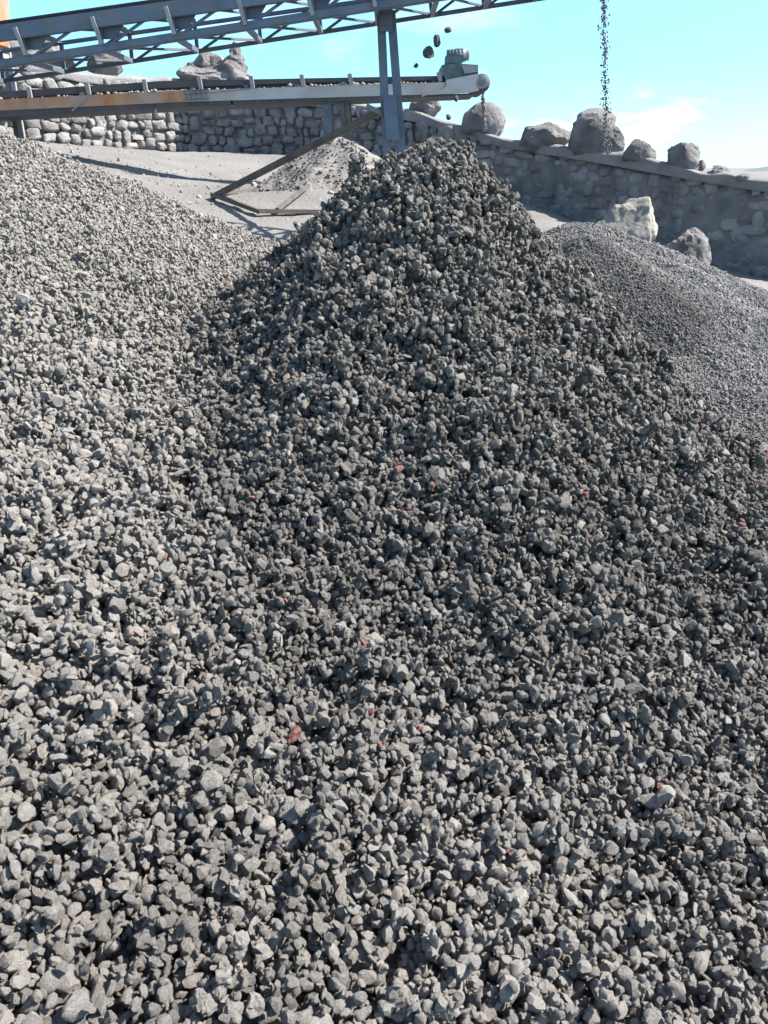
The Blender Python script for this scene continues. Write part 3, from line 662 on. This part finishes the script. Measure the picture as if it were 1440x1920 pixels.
# head: plate, pulley, hopper, motor
hd = [(836, 150), (897, 138), (898, 170), (880, 174), (800, 178), (790, 182), (792, 176), (836, 166)]
q = [at(x, y, YL-.02) for x, y in hd]; MB().poly([(v.x, v.z) for v in q], YL-.03, YL-.008).build('head_plate', M['beam'], lc)
pc = at(903, 156, YL); MB().tube(pc+Vector((0, -.02, 0)), pc+far, pxm(13, YL), seg=32).build('head_pulley', M['belt'], lc, True)
MB().tube(pc+Vector((0, -.05, 0)), pc+Vector((0, -.022, 0)), pxm(8, YL), seg=24).build('bearing', M['steel_light'], lc)
MB().tube(pc+Vector((0, -.09, 0)), pc+Vector((0, -.051, 0)), pxm(4, YL), seg=16).build('shaft_end', M['steel'], lc)
q = [at(x, y, YL) for x, y in [(829, 121), (862, 119), (897, 121), (897, 138), (860, 150), (858, 154), (838, 154), (832, 140)]]
MB().poly([(v.x, v.z) for v in q], YL+.02, YL+D-.05).build('hopper', M['motor'], lc)
q = [at(x, y, YL-.04) for x, y in [(866, 122), (897, 121), (896, 134), (872, 138)]]
MB().poly([(v.x, v.z) for v in q], YL-.02, YL+.015).build('hopper_lip', M['steel_light'], lc)
for k in range(5):
    MB().tube(at(842+k*6, 105.5-k*.4, YL+.2), at(844+k*6, 105.4-k*.4, YL+.2), pxm(10, YL), seg=20).build('motor_fin', M['motor'], lc)
mo = MB().tube(at(838, 106, YL+.2), at(873, 103, YL+.2), pxm(9, YL), seg=20).build('motor', M['motor'], lc, True)
MB().box(at(850, 113, YL+.22), (pxm(26, YL), .2, pxm(12, YL)), None, .01).build('gearbox', M['motor'], lc)
MB().box(at(860, 96, YL+.2), (pxm(14, YL), .09, pxm(6, YL)), None, .008).build('junction_box', M['motor'], lc)
MB().tube(at(873, 103, YL+.2), at(879, 102.6, YL+.2), pxm(8, YL), seg=16).build('fan_cover', M['steel_light'], lc)
for px in (813, 842):
    MB().bar(at(px, 177, YL+.03), at(px+1, 189, YL+.03), .022).build('hanger', M['steel'], lc)
def down(px, py, Yd):      # point on the ground straight below
    p = at(px, py, Yd); return Vector((p.x, p.y, float(ground_z(p.x, p.y))-.03))
for (px, m, wd) in ((614, 'steel', .10), (640, 'brace', .045), (650, 'brace', .035), (-70, 'steel', .06)):
    p = at(px, 186 if px > 300 else 214, YL+.08); b = down(px, 186, YL+.08); b.x += .08 if px in (640, 650) else 0
    MB().bar(p, b, wd, .06, .004).build('leg', M[m], lc)
    MB().bar(p+Vector((0, D-.16, 0)), Vector((b.x, b.y+D-.16, float(ground_z(b.x, b.y+D-.16))-.03)), wd*.8, .05, .004).build('leg', M[m], lc)
for (px, m) in ((2, 'steel'), (13, 'steel_light')):
    p = at(px, 84, YL+D+.06); MB().bar(p, down(px, 84, YL+D+.06), .055, .05, .004).build('post', M[m], lc)
MB().bar(at(608, 190, YL+.06), at(655, 184, YL+.06), .05, .05).build('cross_tie', M['brace'], lc)
MB().bar(at(434, 182, YL+.02), at(436, 199, YL+.02), .02).build('hanger', M['steel_light'], lc)
MB().bar(at(290, 192, YL+.02), at(295, 222, YL+.02), .02).build('hanger', M['steel_light'], lc)

# ------------------------------------------------------------------ rusty tower post at the left edge
tp = E('steel_hopper', tuple(down(-120, 100, 8.6))); tag(tp, 'rusty orange steel hopper cut by the left edge, above the lattice conveyor', 'hopper')
def sidebox(pp, y0, y1, name, m):
    q = [at(x, y, y0) for x, y in pp]; return MB().poly([(v.x, v.z) for v in q], y0, y1).build(name, M[m], tp)
sidebox([(-330, -330), (-76, -330), (-74, 60), (-140, 100), (-230, 100)], 8.3, 9.3, 'bin', 'rust')
sidebox([(-150, 90), (-20, 92), (-16, 102), (-40, 110), (-150, 112)], 8.2, 8.6, 'chute', 'rust')
for px in (-300, -200):
    for yy in (8.4, 9.2):
        p = at(px, 98, 8.3); p.y = yy; MB().bar(p, Vector((p.x, yy, float(ground_z(p.x, yy))-.05)), .09, .09, .004).build('leg', M['rust'], tp)

# ------------------------------------------------------------------ distant hills
bm = bmesh.new(); nX, nY = 120, 30; HX = np.linspace(120, 2400, nX); HY = np.linspace(900, 2300, nY)
grid = []
for yy in HY:
    row = []
    for xx in HX:
        u = (xx/yy); prof_h = sstep((u-0.40)/0.10)*(17+6*noise.noise(Vector((xx*.003, yy*.003, 1)))+3*noise.noise(Vector((xx*.012, yy*.01, 4))))
        env = math.sin(math.pi*min(1, max(0, (yy-900)/1400)))
        row.append(bm.verts.new((xx, yy, -8+float(prof_h)*env)))
    grid.append(row)
for i in range(nY-1):
    for j in range(nX-1): bm.faces.new((grid[i][j], grid[i][j+1], grid[i+1][j+1], grid[i+1][j]))
mb = MB(); mb.bm.free(); mb.bm = bm; hl = mb.build('hills', M['hill'], None, True); tag(hl, kind='structure', label='low grey hills far away at the right')
